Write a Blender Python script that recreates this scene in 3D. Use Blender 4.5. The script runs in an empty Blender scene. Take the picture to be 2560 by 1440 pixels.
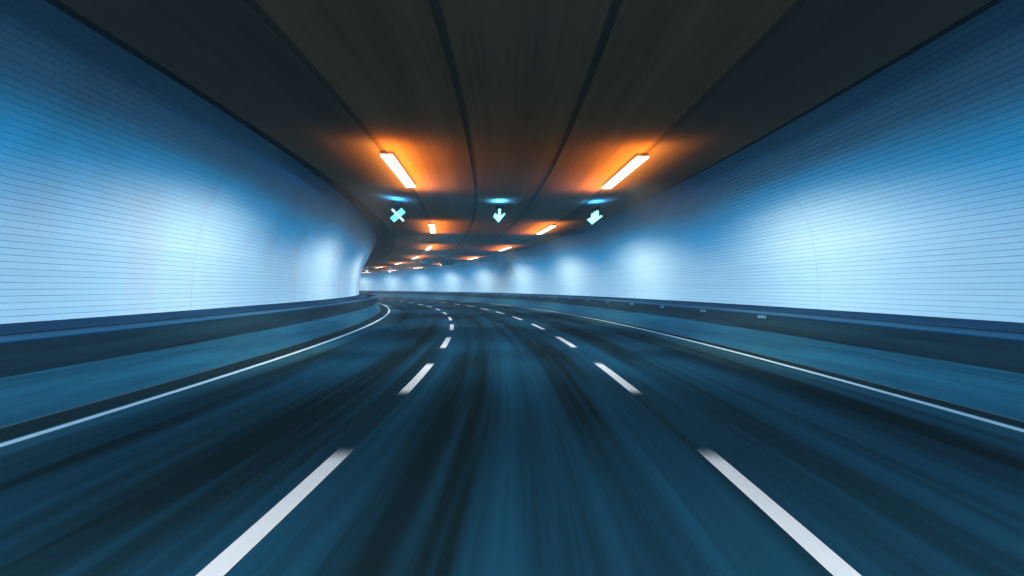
import bpy, math, random
from mathutils import Vector, Matrix
random.seed(7)
scene = bpy.context.scene
col = scene.collection

# ------------------------------------------------------------------ camera
cam_d = bpy.data.cameras.new("camera")
cam_d.sensor_width = 36.0
cam_d.lens = 36.0 * 1519.0 / 2560.0
cam_d.clip_start = 0.05
cam_d.clip_end = 1000.0
cam = bpy.data.objects.new("camera", cam_d)
cam.location = (0, 0, 1.6)
cam.rotation_euler = (math.radians(90), 0, 0)
col.objects.link(cam)
scene.camera = cam

# ------------------------------------------------------------------ world (the tunnel is closed: only a faint night sky beyond its mouth)
world = bpy.data.worlds.new("World")
scene.world = world
world.use_nodes = True
bg = world.node_tree.nodes["Background"]
bg.inputs[0].default_value = (0.01, 0.05, 0.11, 1)
bg.inputs[1].default_value = 0.35

# ------------------------------------------------------------------ exposure and render settings
vs = scene.view_settings
vs.view_transform = 'Standard'
vs.look = 'None'
vs.exposure = 0.0
vs.gamma = 1.0
vs.use_curve_mapping = False
scene.render.engine = 'CYCLES'
scene.cycles.use_denoising = True
scene.cycles.max_bounces = 4
scene.cycles.diffuse_bounces = 3
scene.cycles.glossy_bounces = 2
scene.cycles.sample_clamp_indirect = 4.0
scene.cycles.use_light_tree = True

# ------------------------------------------------------------------ light levels (the luminaires' lamps and the lights added to them are made in their builder)
P_WALL = 3300.0      # pale beam washing the wall
P_BLUE = 2500.0       # added blue fill aimed at the opposite wall
P_ROAD = 900.0      # downward beam on the carriageway
P_UP = 190.0          # added orange light standing in for lamp bloom on the ceiling
C_WALL = (1.0, 0.51, 0.31)
C_BLUE = (0.0, 0.63, 1.0)
C_ROAD = (0.90, 0.95, 1.0)
C_UP = (1.0, 0.43, 0.07)
L_UP = 4.0

# ------------------------------------------------------------------ the tunnel's axis: one circular left-hand bend
R = 118.32 * 1.6
K = 1.0 / R
TH0 = -0.03852
CEN = Vector((-R * math.cos(TH0), -R * math.sin(TH0), 0))
def at(s, off, z=0.0):
    th = TH0 + K * s
    r = R + off
    return Vector((CEN.x + r * math.cos(th), CEN.y + r * math.sin(th), z))
def frame(s):
    """right, forward directions at station s"""
    th = TH0 + K * s
    return Vector((math.cos(th), math.sin(th), 0)), Vector((-math.sin(th), math.cos(th), 0))
S0, S1 = -44.0, 158.0
PER = 6.9805                      # lane dash period
LAMP0, LAMPP = 0.62, 2 * PER      # luminaire stations

# ------------------------------------------------------------------ helpers
def mesh_obj(name, verts, faces, mat, parent=None, uvs=None, smooth=False):
    me = bpy.data.meshes.new(name)
    me.from_pydata([tuple(v) for v in verts], [], faces)
    if uvs is not None:
        l = me.uv_layers.new(name="UVMap")
        for p in me.polygons:
            for li, vi in zip(p.loop_indices, p.vertices):
                l.data[li].uv = uvs[vi]
    if smooth:
        for p in me.polygons:
            p.use_smooth = True
    if mat:
        me.materials.append(mat)
    o = bpy.data.objects.new(name, me)
    col.objects.link(o)
    if parent is not None:
        o.parent = parent
    return o
def sweep_data(prof, s0, s1, ds, closed=False, caps=False):
    n = max(1, int(math.ceil((s1 - s0) / ds)))
    m = len(prof)
    V, U, F = [], [], []
    for i in range(n + 1):
        s = s0 + (s1 - s0) * i / n
        a = 0.0
        for j, (o, z) in enumerate(prof):
            if j: a += math.hypot(o - prof[j-1][0], z - prof[j-1][1])
            V.append(at(s, o, z)); U.append((s, o if abs(prof[-1][1] - prof[0][1]) < .25 else z))
    for i in range(n):
        for j in range(m if closed else m - 1):
            a = i * m + j; b = i * m + (j + 1) % m
            F.append((a, b, b + m, a + m))
    if caps:
        F.append(tuple(range(m - 1, -1, -1)))
        F.append(tuple(n * m + j for j in range(m)))
    return V, F, U
def sweep(name, prof, s0, s1, mat, parent=None, ds=1.75, closed=False, caps=False, smooth=False):
    V, F, U = sweep_data(prof, s0, s1, ds, closed, caps)
    return mesh_obj(name, V, F, mat, parent, U, smooth)
def rect(o0, o1, z0, z1):
    return [(o0, z0), (o1, z0), (o1, z1), (o0, z1)]
def empty(name, loc=(0, 0, 0), rz=0.0):
    o = bpy.data.objects.new(name, None)
    o.location = loc; o.rotation_euler = (0, 0, rz)
    o.empty_display_size = 0.2
    col.objects.link(o)
    return o
def tag(o, label=None, cat=None, group=None, kind=None):
    if label: o["label"] = label
    if cat: o["category"] = cat
    if group: o["group"] = group
    if kind: o["kind"] = kind
    return o
def box_data(x0, x1, y0, y1, z0, z1, V=None, F=None):
    V = [] if V is None else V; F = [] if F is None else F
    b = len(V)
    V += [(x0,y0,z0),(x1,y0,z0),(x1,y1,z0),(x0,y1,z0),(x0,y0,z1),(x1,y0,z1),(x1,y1,z1),(x0,y1,z1)]
    F += [tuple(b+i for i in f) for f in ((0,3,2,1),(4,5,6,7),(0,1,5,4),(1,2,6,5),(2,3,7,6),(3,0,4,7))]
    return V, F
def bevel(o, w, seg=2):
    m = o.modifiers.new("bevel", 'BEVEL'); m.width = w; m.segments = seg; m.limit_method = 'ANGLE'
    return o

# ------------------------------------------------------------------ materials
class NT:
    def __init__(s, name):
        s.m = bpy.data.materials.new(name); s.m.use_nodes = True
        s.t = s.m.node_tree; s.n = s.t.nodes; s.b = s.n["Principled BSDF"]
    def node(s, t, **kw):
        x = s.n.new(t)
        for k, v in kw.items(): setattr(x, k, v)
        return x
    def link(s, a, b): s.t.links.new(a, b)
    def math(s, op, a, b=None, clamp=False):
        x = s.node('ShaderNodeMath', operation=op); x.use_clamp = clamp
        for i, v in enumerate((a, b)):
            if v is None: continue
            if isinstance(v, (int, float)): x.inputs[i].default_value = v
            else: s.link(v, x.inputs[i])
        return x.outputs[0]
    def mapr(s, v, a, b, c=0.0, d=1.0, smooth=True):
        x = s.node('ShaderNodeMapRange'); x.interpolation_type = 'SMOOTHSTEP' if smooth else 'LINEAR'
        s.link(v, x.inputs[0])
        for i, q in zip((1, 2, 3, 4), (a, b, c, d)): x.inputs[i].default_value = q
        return x.outputs[0]
    def mix(s, f, a, b):
        x = s.node('ShaderNodeMix', data_type='RGBA')
        if isinstance(f, (int, float)): x.inputs[0].default_value = f
        else: s.link(f, x.inputs[0])
        for i, v in ((6, a), (7, b)):
            if isinstance(v, tuple): x.inputs[i].default_value = (*v, 1) if len(v) == 3 else v
            else: s.link(v, x.inputs[i])
        return x.outputs[2]
    def noise(s, vec, scale=1.0, detail=3.0, rough=0.5):
        x = s.node('ShaderNodeTexNoise'); x.inputs['Scale'].default_value = scale
        x.inputs['Detail'].default_value = detail; x.inputs['Roughness'].default_value = rough
        if vec is not None: s.link(vec, x.inputs['Vector'])
        return x.outputs[0]
    def uvscaled(s, a, b, c=0.0):
        u = s.node('ShaderNodeUVMap', uv_map="UVMap")
        m = s.node('ShaderNodeMapping'); m.inputs['Scale'].default_value = (a, b, 1); m.inputs['Location'].default_value = (c, c, 0)
        s.link(u.outputs[0], m.inputs[0]); return m.outputs[0]
    def uvsep(s):
        u = s.node('ShaderNodeUVMap', uv_map="UVMap"); x = s.node('ShaderNodeSeparateXYZ')
        s.link(u.outputs[0], x.inputs[0]); return x.outputs[0], x.outputs[1]
    def obj(s):
        return s.node('ShaderNodeTexCoord').outputs['Object']
    def col(s, c):
        if isinstance(c, tuple): s.b.inputs['Base Color'].default_value = (*c, 1)
        else: s.link(c, s.b.inputs['Base Color'])
    def rough(s, c):
        if isinstance(c, (int, float)): s.b.inputs['Roughness'].default_value = c
        else: s.link(c, s.b.inputs['Roughness'])
    def bump(s, h, strength=.2, dist=.01):
        x = s.node('ShaderNodeBump'); x.inputs['Strength'].default_value = strength; x.inputs['Distance'].default_value = dist
        s.link(h, x.inputs['Height']); s.link(x.outputs[0], s.b.inputs['Normal'])
    def emit(s, c, k):
        s.b.inputs['Emission Color'].default_value = (*c, 1); s.b.inputs['Emission Strength'].default_value = k

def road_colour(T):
    """asphalt: long streaks with smeared reflections painted in, darker wheel tracks"""
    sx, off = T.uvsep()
    a = T.noise(T.uvscaled(.045, 2.6), 1.0, 4, .55)  # lighter streaks: smeared reflections painted into the colour
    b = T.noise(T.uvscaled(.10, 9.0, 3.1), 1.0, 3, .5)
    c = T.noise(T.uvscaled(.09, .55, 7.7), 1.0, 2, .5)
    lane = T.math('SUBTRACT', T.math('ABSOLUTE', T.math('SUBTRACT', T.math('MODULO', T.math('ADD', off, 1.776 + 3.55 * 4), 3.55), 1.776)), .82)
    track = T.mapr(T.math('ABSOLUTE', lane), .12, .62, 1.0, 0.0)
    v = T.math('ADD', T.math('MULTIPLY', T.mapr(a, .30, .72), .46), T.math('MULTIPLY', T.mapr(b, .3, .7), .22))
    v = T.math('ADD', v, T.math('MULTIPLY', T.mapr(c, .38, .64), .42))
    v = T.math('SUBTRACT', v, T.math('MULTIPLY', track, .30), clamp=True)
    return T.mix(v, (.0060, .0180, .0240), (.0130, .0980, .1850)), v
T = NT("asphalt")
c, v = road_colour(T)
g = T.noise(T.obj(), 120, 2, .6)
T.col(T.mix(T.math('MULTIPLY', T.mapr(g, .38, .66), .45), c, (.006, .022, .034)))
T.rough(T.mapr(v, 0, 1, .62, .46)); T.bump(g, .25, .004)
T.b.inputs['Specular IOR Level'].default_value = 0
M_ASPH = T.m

def paint(name, colr, fade_ends):
    T = NT(name)
    c, v = road_colour(T)
    w = T.noise(T.obj(), 55, 4, .7)
    if fade_ends:  # dash ends fade into the asphalt, a motion smear put into the colour
        sx, off = T.uvsep()
        ph = T.math('MODULO', T.math('ADD', sx, PER * 20 - 6.114 + .5852 * PER), PER)      # 0 .. dash length
        d = T.math('MINIMUM', ph, T.math('SUBTRACT', .5852 * PER, ph))
        keep = T.mapr(T.math('ADD', d, T.math('MULTIPLY', T.math('SUBTRACT', w, .5), .55)), -.02, .62)
    else:
        keep = T.mapr(w, .28, .36, .8, 1.0)
    if fade_ends: keep = T.math('POWER', keep, 1.3)
    body = T.mix(T.noise(T.uvscaled(.5, 18), 1, 3, .5), tuple(q * .86 for q in colr), colr)
    T.col(T.mix(keep, c, body)); T.rough(.6); T.b.inputs['Specular IOR Level'].default_value = 0
    return T.m
M_DASH = paint("dash_paint", (.74, .82, .86), True)
M_EDGE = paint("edge_paint", (.25, .54, .78), False)

T = NT("gutter_concrete")
n = T.noise(T.uvscaled(.3, 7), 1, 4, .6)
T.col(T.mix(n, (.003, .014, .022), (.007, .030, .048))); T.rough(.7); T.b.inputs['Specular IOR Level'].default_value = 0; M_GUT = T.m
T = NT("sealant"); T.col((.06, .10, .12)); T.rough(.9); T.b.inputs['Specular IOR Level'].default_value = 0; M_SEAL = T.m

def concrete(name, lo, hi, rough=.6, su=.10, sv=3.0, spec=0):
    T = NT(name)
    a = T.noise(T.uvscaled(su, sv), 1, 4, .55); b = T.noise(T.uvscaled(su * 4, sv * 5, 4.4), 1, 3, .55)
    v = T.math('ADD', T.math('MULTIPLY', T.mapr(a, .3, .7), .65), T.math('MULTIPLY', T.mapr(b, .3, .7), .35))
    T.col(T.mix(v, lo, hi)); T.rough(rough); T.b.inputs['Specular IOR Level'].default_value = spec
    return T.m
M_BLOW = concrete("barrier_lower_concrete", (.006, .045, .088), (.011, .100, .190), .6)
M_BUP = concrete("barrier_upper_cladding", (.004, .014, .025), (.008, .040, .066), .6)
M_CAP = concrete("barrier_cap", (.012, .07, .15), (.02, .11, .23), .5)
M_LEDGE = concrete("ledge_concrete", (.006, .035, .085), (.012, .070, .160), .55)
M_DARK = concrete("black_rubber", (.004, .008, .011), (.010, .018, .024), .6)
M_BACK = concrete("wall_backing", (.05, .22, .42), (.08, .28, .50), .8)
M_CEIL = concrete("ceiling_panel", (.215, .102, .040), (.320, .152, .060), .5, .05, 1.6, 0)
M_CEIL_DIM = concrete("ceiling_panel_outer_dim", (.105, .062, .036), (.155, .092, .053), .5, .05, 1.6, 0)  # ceiling colour darkened for the weaker light at the sides
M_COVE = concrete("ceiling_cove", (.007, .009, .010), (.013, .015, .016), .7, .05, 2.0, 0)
M_GROOVE = concrete("groove_black", (.100, .050, .022), (.150, .076, .034), .7)
M_METAL = concrete("luminaire_metal", (.05, .05, .05), (.09, .09, .085), .4)
M_FANM = concrete("fan_metal", (.010, .006, .004), (.020, .013, .009), .4)

T = NT("wall_board")
inf = T.node('ShaderNodeObjectInfo')
n = T.noise(T.uvscaled(.35, 2.2), 1, 4, .6)
sx, zz = T.uvsep()
grime = T.math('MULTIPLY', T.mapr(zz, 1.05, 1.75, 1, 0), T.mapr(T.noise(T.uvscaled(.45, 1.2, 2.0), 1, 4, .6), .42, .70), clamp=True)
basec = T.mix(T.math('ADD', T.math('MULTIPLY', inf.outputs['Random'], .55), T.math('MULTIPLY', n, .45)), (.23, .565, .81), (.275, .615, .865))
T.col(T.mix(T.math('MULTIPLY', grime, .45), basec, (.28, .45, .62)))
T.rough(T.mapr(n, .3, .7, .50, .62)); T.b.inputs['Specular IOR Level'].default_value = .12
M_BOARD = T.m

def emission(name, c, k):
    T = NT(name); T.col((.02, .02, .02)); T.rough(.4); T.emit(c, k)
    if k < 5: T.m.cycles.emission_sampling = 'NONE'
    return T.m
M_DIFF = emission("lamp_diffuser", (1.0, .93, .82), 2.6)
M_UP = emission("lamp_bloom_glow", C_UP, L_UP)
M_CYAN = emission("signal_cyan", (.22, .98, 1.0), 1.05)
M_WHITE = emission("signal_white", (.58, 1.0, 1.0), 1.2)
M_SUP = emission("signal_ceiling_glow", (.02, .24, 1.0), 300.0)
M_RIM = emission("signal_halo", (.10, .72, 1.0), 1.0)
T = NT("reflector_plate")
n = T.noise(T.uvscaled(22, 60), 1, 2, .5)
T.col(T.mix(T.mapr(n, .4, .6), (.025, .10, .18), (.065, .19, .29))); T.rough(.6); T.b.inputs['Specular IOR Level'].default_value = 0; M_REFL = T.m

# ------------------------------------------------------------------ ground and road
gv, gf = box_data(-340, 120, -160, 200, -.60, -.50)
tag(mesh_obj("ground", gv, gf, M_DARK), kind="structure")
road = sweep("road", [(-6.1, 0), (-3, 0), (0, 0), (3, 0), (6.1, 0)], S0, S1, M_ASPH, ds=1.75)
tag(road, kind="structure")
for sg in (-1, 1):
    e = -5.326 if sg < 0 else 5.579
    sweep("edge_line", [(e - .062, .004), (e + .062, .004)], S0, S1, M_EDGE, road, ds=1.75)
    o0, o1 = sorted((e + sg * .13, sg * 5.965))
    sweep("gutter_strip", [(o0, .004), (o1, .004)], S0, S1, M_GUT, road, ds=1.75)
DL = .5852 * PER
PH = 6.114
for off in (-1.776, 1.760):
    for n in range(-4, 21):
        s1 = PH + PER * n
        sweep("lane_dash", [(off - .078, .005), (off + .078, .005)], s1 - DL, s1, M_DASH, road, ds=.7)

# ------------------------------------------------------------------ barriers
def barrier(sg, label):
    root = empty("barrier", at(0, sg * 6.1, 0))
    def part(name, prof, mat, closed=False, caps=False, s0=S0, s1=S1, smooth=False):
        pr = [(sg * o, z) for o, z in prof]
        if sg < 0: pr = pr[::-1]
        o = sweep(name, pr, s0, s1, mat, None, 1.75, closed, caps, smooth)
        o.parent = root; o.matrix_parent_inverse = Matrix.Translation(-root.location)
        return o
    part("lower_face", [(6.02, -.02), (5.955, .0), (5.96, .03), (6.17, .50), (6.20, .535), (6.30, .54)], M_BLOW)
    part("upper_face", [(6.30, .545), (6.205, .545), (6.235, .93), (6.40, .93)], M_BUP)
    part("cap", [(6.40, .925), (6.232, .93), (6.212, .955), (6.218, .985), (6.245, 1.003), (6.43, 1.010), (6.44, .90)], M_CAP, smooth=False)
    part("cable_rail", [(6.44, .93), (6.455, .985), (6.50, 1.005), (6.60, 1.008), (6.66, .99), (6.67, .93)], M_DARK, smooth=True)
    part("cable_trough", [(6.44, .93), (6.98, .93)], M_DARK)
    part("ledge", [(6.97, .90), (6.975, 1.000), (7.00, 1.010), (7.75, 1.068)], M_LEDGE)
    part("sealant_strip", [(5.945, .006), (5.962, .012)], M_SEAL)
    # number plates with reflecting stripe along the top of the barrier
    if sg > 0:
        s = 14.80
        n = 0
        while s < 96:
            w = .46
            pr = [(sg * 6.200, .850), (sg * 6.2055, .922)]
            V, F, U = sweep_data(pr, s - w / 2, s + w / 2, .3)
            o = mesh_obj("reflector", V, F, M_REFL, None, U)
            so = o.modifiers.new("solid", 'SOLIDIFY'); so.thickness = .012; so.offset = 0
            o.parent = root; o.matrix_parent_inverse = Matrix.Translation(-root.location)
            s += 3.9; n += 1
    tag(root, label, "barrier")
    return root
barrier(-1, "dark blue concrete roadside barrier with pale lower slope on the inner side of the bend")
barrier(1, "dark blue concrete roadside barrier with small pale plates along the outer side of the bend")

# ------------------------------------------------------------------ walls of horizontal boards
WP = [(7.66, 1.066), (7.655, 1.5), (7.60, 2.1), (7.50, 2.75), (7.36, 3.25), (7.16, 3.70), (6.93, 4.10), (6.62, 4.72), (6.27, 5.40)]
def resample(P, n):
    # smooth Catmull-Rom then equal arc length
    Q = []
    pts = [P[0]] + P + [P[-1]]
    for i in range(1, len(pts) - 2):
        p0, p1, p2, p3 = pts[i-1], pts[i], pts[i+1], pts[i+2]
        for k in range(24):
            t = k / 24
            Q.append(tuple(.5 * ((2*p1[a]) + (-p0[a]+p2[a])*t + (2*p0[a]-5*p1[a]+4*p2[a]-p3[a])*t*t + (-p0[a]+3*p1[a]-3*p2[a]+p3[a])*t**3) for a in (0, 1)))
    Q.append(P[-1])
    L = [0]
    for a, b in zip(Q, Q[1:]): L.append(L[-1] + math.hypot(a[0]-b[0], a[1]-b[1]))
    out = []
    j = 0
    for i in range(n + 1):
        d = L[-1] * i / n
        while j < len(L) - 2 and L[j+1] < d: j += 1
        t = (d - L[j]) / (L[j+1] - L[j])
        out.append((Q[j][0] + (Q[j+1][0]-Q[j][0])*t, Q[j][1] + (Q[j+1][1]-Q[j][1])*t))
    return out
NB = 45
EDGES = resample(WP, NB)
RING0, RING = 4.30, 10.50
GAP = .0042
def board_prof(sg, i):
    (o0, z0), (o1, z1) = EDGES[i], EDGES[i+1]
    L = math.hypot(o1-o0, z1-z0); tx, tz = (o1-o0)/L, (z1-z0)/L
    nx, nz = -tz, tx                     # towards the road (offset decreasing)
    def p(a, d): return (sg * (o0 + tx*a + nx*d), z0 + tz*a + nz*d)
    pr = [p(GAP*.5, -.012), p(GAP*.5, .010), p(GAP*.5 + .005, .0145), p(L - GAP*.5 - .005, .0145), p(L - GAP*.5, .010), p(L - GAP*.5, -.012)]
    return pr
def wall(sg, label, rings):
    root = empty("tunnel_wall", at(0, sg * 7.66, 1.0))
    def adopt(o):
        o.parent = root; o.matrix_parent_inverse = Matrix.Translation(-root.location); return o
    back = [(sg * (o + .003), z) for o, z in EDGES]
    adopt(sweep("backing", back, S0, S1, M_BACK, None, 1.75))
    meshes = []
    k0 = int(math.floor((S0 - RING0) / RING)); k1 = int(math.ceil((S1 - RING0) / RING))
    for i in range(NB):
        V, F, U = sweep_data(board_prof(sg, i), RING0 + .004, RING0 + RING - .004, 1.75, False, True)
        first = None
        for k in rings:
            if first is None:
                o = mesh_obj("board", V, F, M_BOARD, None, U); first = o
            else:
                o = first.copy(); col.objects.link(o)
            o.matrix_world = Matrix.Translation(CEN) @ Matrix.Rotation(K * RING * k, 4, 'Z') @ Matrix.Translation(-CEN)
            mw = o.matrix_world.copy()
            o.parent = root; o.matrix_parent_inverse = Matrix.Translation(-root.location); o.matrix_basis = mw
    V, F, U = [], [], []
    for k in range(k0, k1):
        if k in rings: continue
        for i in range(NB):
            v, f, u = sweep_data(board_prof(sg, i), RING0 + RING*k + .004, RING0 + RING*(k+1) - .004, 2.7)
            b = len(V); V += v; U += u; F += [tuple(q + b for q in ff) for ff in f]
    o = adopt(mesh_obj("distant_boards", V, F, M_BOARD, None, U)); o["kind"] = "stuff"
    tag(root, label, "wall")
    return root
wall(-1, "curved left tunnel wall of narrow pale blue boards bulging into the bend", range(0, 5))
wall(1, "long curved right tunnel wall of narrow pale blue boards with scalloped light pools", range(0, 6))

# ------------------------------------------------------------------ ceiling
ceil = empty("ceiling", at(0, 0, 4.41)); tag(ceil, kind="structure")
def cpart(name, prof, mat, **kw):
    o = sweep(name, prof, S0, S1, mat, None, 1.75, **kw)
    o.parent = ceil; o.matrix_parent_inverse = Matrix.Translation(-ceil.location); return o
ZC = 4.41
GW = .055
def cz(o):
    a = abs(o)
    return ZC + (0 if a < 2.8 else .21 * ((a - 2.8) / 2.1) ** 1.4)
grooves = (-2.70, -.90, .90, 2.70)
edges = [-4.90] + [g + d for g in grooves for d in (-GW, GW)] + [4.90]
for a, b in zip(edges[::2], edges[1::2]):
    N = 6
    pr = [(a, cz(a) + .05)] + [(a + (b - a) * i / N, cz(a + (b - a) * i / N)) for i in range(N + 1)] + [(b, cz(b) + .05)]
    cpart("ceiling_panel", pr, M_CEIL if abs(a + b) < 5 else M_CEIL_DIM)
for g in grooves:
    cpart("groove_bed", [(g - GW - .02, ZC + .014), (g + GW + .02, ZC + .014)], M_GROOVE)
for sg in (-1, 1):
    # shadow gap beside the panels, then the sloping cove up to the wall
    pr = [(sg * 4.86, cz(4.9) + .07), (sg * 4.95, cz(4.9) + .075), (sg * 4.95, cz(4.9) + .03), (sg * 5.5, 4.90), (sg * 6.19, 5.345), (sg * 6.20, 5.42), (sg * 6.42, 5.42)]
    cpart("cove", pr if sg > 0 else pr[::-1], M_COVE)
cpart("ceiling_slab", [(-6.6, 5.48), (6.6, 5.48)], M_GROOVE)

# ------------------------------------------------------------------ luminaires
def lamp(n, sg, label):
    sc = LAMP0 + LAMPP * n
    root = empty("ceiling_lamp", at(sc, sg * 2.66, ZC))
    th = TH0 + K * sc
    root.rotation_euler = (0, 0, th)
    H, W, D = 2.0, .128, .070
    def P(name, V, F, m):
        return mesh_obj(name, V, F, m, root)
    # two hanging brackets + tray
    for y in (-1.5, 1.5):
        V, F = box_data(-.02, .02, y - .03, y + .03, -D + .019, .0)
        P("bracket", V, F, M_METAL)
    V, F = box_data(-W, W, -H, H, -D + .014, -D + .020)
    P("tray", V, F, M_METAL)
    V, F = box_data(-W + .02, W - .02, -H + .03, H - .03, -D + .022, -D + .026)
    P("bloom_plate", V, F, M_UP)  # added orange plate glowing upwards, for the bloom around the lamp
    for x0, x1 in ((-W, -.012), (.012, W)):
        V, F = box_data(x0, x1, -H, H, -D - .020, -D + .0135)
        P("diffuser", V, F, M_DIFF)
    def spot(name, tgt, half, blend, power, c, size=.18, wide=1.0):
        d = bpy.data.lights.new(name, 'SPOT'); d.energy = power; d.color = c
        d.spot_size = 2 * half; d.spot_blend = blend; d.shadow_soft_size = size
        o = bpy.data.objects.new(name, d); col.objects.link(o)
        o.parent = root
        o.location = (0, 0, -.17)
        o.rotation_euler = Vector(tgt).to_track_quat('-Z', 'Y').to_euler()
        o.scale = (wide, 1, 1)          # an oval beam, longer along the tunnel
        return o
    # luminaire beams to its own wall and the road, plus added blue fill
    ax = lambda deg: (sg * math.cos(math.radians(deg)), 0, -math.sin(math.radians(deg)))
    spot("wall_beam", ax(37), math.radians(35.5), .74, P_WALL, C_WALL, wide=3.9)
    spot("blue_fill", (-sg * math.cos(math.radians(16)), 0, -math.sin(math.radians(16))), math.radians(19), .6, P_BLUE, C_BLUE, wide=6.0)  # added blue light tinting the opposite wall, no lamp of its own
    for fw in (-1, 1):
        spot("road_beam", (-sg * .22, fw * math.tan(math.radians(44)), -1), math.radians(58), 1.0, P_ROAD, C_ROAD)
    d = bpy.data.lights.new("added_bloom_light", 'AREA'); d.shape = 'RECTANGLE'; d.size = .5; d.size_y = 5.6; d.energy = P_UP; d.color = C_UP; d.spread = math.radians(156)  # added area light below the lamp, stands in for its bloom
    o = bpy.data.objects.new("added_bloom_light", d); col.objects.link(o); o.parent = root
    o.location = (0, 0, -.58); o.rotation_euler = (math.pi, sg * math.radians(-7), 0)
    tag(root, label, "lamp", "ceiling lamps of the left row" if sg < 0 else "ceiling lamps of the right row")
ORD = ["nearest", "second", "third", "fourth", "fifth", "sixth", "seventh", "eighth", "ninth", "tenth", "eleventh"]
for n in range(-1, 10):
    for sg in (-1, 1):
        row = "left" if sg < 0 else "right"
        if n >= 1:
            lab = "%s lit orange strip lamp from the viewer in the %s ceiling row" % (ORD[n-1], row)
        elif n == 0:
            lab = "lit orange strip lamp of the %s ceiling row straight overhead, out of view" % row
        else:
            lab = "lit orange strip lamp of the %s ceiling row %s behind the viewer" % (row, "just" if n == -1 else "farther")
        lamp(n, sg, lab)

# ------------------------------------------------------------------ lane signals
def prism(poly, y0, y1):
    n = len(poly)
    V = [(x, y0, z) for x, z in poly] + [(x, y1, z) for x, z in poly]
    F = [tuple(range(n)), tuple(range(2*n - 1, n - 1, -1))] + [(i, i + n, (i+1) % n + n, (i+1) % n) for i in range(n)]
    return V, F
def rot_bar(L, w, ang, cx=0, cz_=0):
    c, s = math.cos(ang), math.sin(ang)
    return [(cx + a*c - b*s, cz_ + a*s + b*c) for a, b in ((-L/2,-w/2),(L/2,-w/2),(L/2,w/2),(-L/2,w/2))]
def front_only(name, polys, mat, root, y):
    """lit face plates of a lane signal: each a thin plate with its own thickness"""
    obs = []
    for p in polys:
        V, F = prism(p, y - .012, y)
        obs.append(mesh_obj(name, V, F, mat, root))
    return obs
def signal(kind, s, off, zc, sc, label):
    root = empty("lane_signal", at(s, off, ZC)); root.rotation_euler = (0, 0, TH0 + K * s)
    dz = zc - ZC
    sh = lambda poly: [(x * sc, z * sc + dz) for x, z in poly]
    if kind == 'x':
        wide = sh(rot_bar(.50, .20, math.radians(42)))
        thin = sh(rot_bar(.54, .075, math.radians(-45)))
        front_only("lit_bar", [wide], M_CYAN, root, -.02)
        front_only("lit_bar", [thin], M_WHITE, root, -.034)
        V, F = prism(sh(rot_bar(.50, .19, math.radians(42))), -.019, .06); mesh_obj("casing", V, F, M_METAL, root)
        V, F = prism(sh(rot_bar(.53, .07, math.radians(-45))), -.018, .055); mesh_obj("casing", V, F, M_METAL, root)
    else:
        if kind == 'down':
            poly = [(-.034,.228),(.047,.228),(.039,-.01),(.145,.09),(.178,.049),(-.026,-.212),(-.189,-.041),(-.132,.09),(-.055,-.005)]
        else:
            poly = [(.049,.212),(.118,.216),(.122,.03),(.196,.079),(.24,.034),(-.0815,-.218),(-.2445,-.068),(-.122,.006),(-.11,.108)]
        poly = sh(poly)[::-1]
        V, F = prism(poly[::-1], -.032, -.02); mesh_obj("lit_arrow", V, F, M_WHITE, root)
        V, F = prism([(x * 1.15, dz + (z - dz) * 1.12) for x, z in poly[::-1]], -.0195, -.010); mesh_obj("halo_rim", V, F, M_RIM, root)  # added cyan plate behind the arrow for its halo edge
        V, F = prism([(x * 1.1, dz + (z - dz) * 1.08) for x, z in poly[::-1]], -.0095, .06); mesh_obj("casing", V, F, M_METAL, root)
    for x in (0.0,):
        V, F = box_data(x*sc - .006, x*sc + .006, .012, .024, dz + .10 * sc, 0)
        mesh_obj("hanger", V, F, M_DARK, root)
    V, F = box_data(-.10, .10, -.60, .07, -.216, -.206)
    mesh_obj("tray", V, F, M_DARK, root)  # added tray with lips that shield the glow plate
    for y in (-.610, .065):
        V, F = box_data(-.11, .11, y, y + .010, -.214, -.186)
        mesh_obj("tray_lip", V, F, M_DARK, root)
    for x in (-.112, .102):
        V, F = box_data(x, x + .010, -.598, .063, -.214, -.172)
        mesh_obj("tray_lip", V, F, M_DARK, root)
    V, F = box_data(-.085, .085, -.58, .055, -.205, -.200)
    mesh_obj("signal_glow_plate", V, F, M_SUP, root)  # added blue plate, stands in for the signal's reflection on the ceiling
    tag(root, label, "signal", "lane signals under the ceiling")
signal('x', 19.9, -3.42, 3.955, 1.0, "cyan cross lane signal hanging over the left lane")
signal('down', 19.9, -.13, 3.965, 1.0, "glowing down arrow lane signal hanging over the middle lane, nearer one")
signal('slant', 19.9, 3.02, 3.93, 1.0, "glowing slanted arrow lane signal hanging over the right lane beside the wall")
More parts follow.
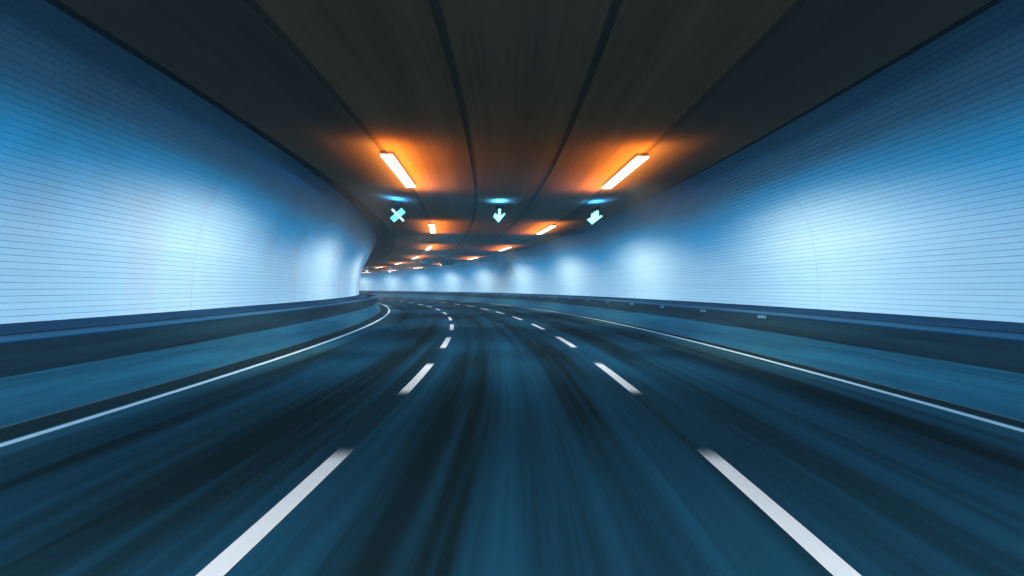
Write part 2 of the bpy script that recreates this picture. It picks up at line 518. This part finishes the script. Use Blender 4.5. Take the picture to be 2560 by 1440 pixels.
signal('down', 89.7, 0.0, 3.95, 1.0, "tiny distant down arrow lane signal glowing against the far wall")
signal('x', 89.7, -3.30, 3.95, 1.0, "tiny distant cyan lane signal half hidden at the left wall's edge")

# ------------------------------------------------------------------ jet fans
def fan(s, off, label):
    root = empty("jet_fan", at(s, off, ZC)); root.rotation_euler = (0, 0, TH0 + K * s)
    N = 20
    for cx in (-.29, .29):
        V, F = [], []
        prof = [(.20, -1.2), (.245, -1.2), (.25, -1.1), (.25, 1.1), (.245, 1.2), (.20, 1.2), (.19, .9), (.19, -.9)]
        m = len(prof)
        for i in range(N):
            a = 2 * math.pi * i / N
            for r, y in prof: V.append((cx + r * math.cos(a), y, -.34 + r * math.sin(a)))
        for i in range(N):
            for j in range(m):
                F.append((i*m + j, i*m + (j+1) % m, ((i+1) % N)*m + (j+1) % m, ((i+1) % N)*m + j))
        cs = mesh_obj("casing", V, F, M_FANM, root, smooth=False)
        V, F = [], []
        for i in range(8):
            a = 2 * math.pi * i / 8
            b = len(V)
            for r, da, y in ((.05, -.2, -.85), (.185, -.12, -.85), (.185, .22, -.78), (.05, .3, -.78)):
                V.append((cx + r*math.cos(a+da), y, -.34 + r*math.sin(a+da)))
            F.append((b, b+1, b+2, b+3))
        mesh_obj("blade_ring", V, F, M_METAL, root)
        for y in (-.9, .9):
            V, F = box_data(cx - .03, cx + .03, y - .03, y + .03, -.095, 0); mesh_obj("bracket", V, F, M_METAL, root)
    tag(root, label, "fan", "jet fans under the ceiling")
fan(58.5, -1.45, "dark pair of fan tubes under the far ceiling, left one")
fan(58.5, .62, "dark pair of fan tubes under the far ceiling, right one")

# ------------------------------------------------------------------ thin exhaust haze in the air of the tunnel
hv, hf = box_data(-345, 125, -165, 205, -1.6, 8.0)
T = NT("haze_air")
T.n.remove(T.b)
pv = T.node('ShaderNodeVolumePrincipled')
pv.inputs['Density'].default_value = .0025
pv.inputs['Color'].default_value = (.42, .66, .88, 1)
T.link(pv.outputs[0], T.n['Material Output'].inputs['Volume'])
tag(mesh_obj("haze", hv, hf, T.m), kind="stuff")
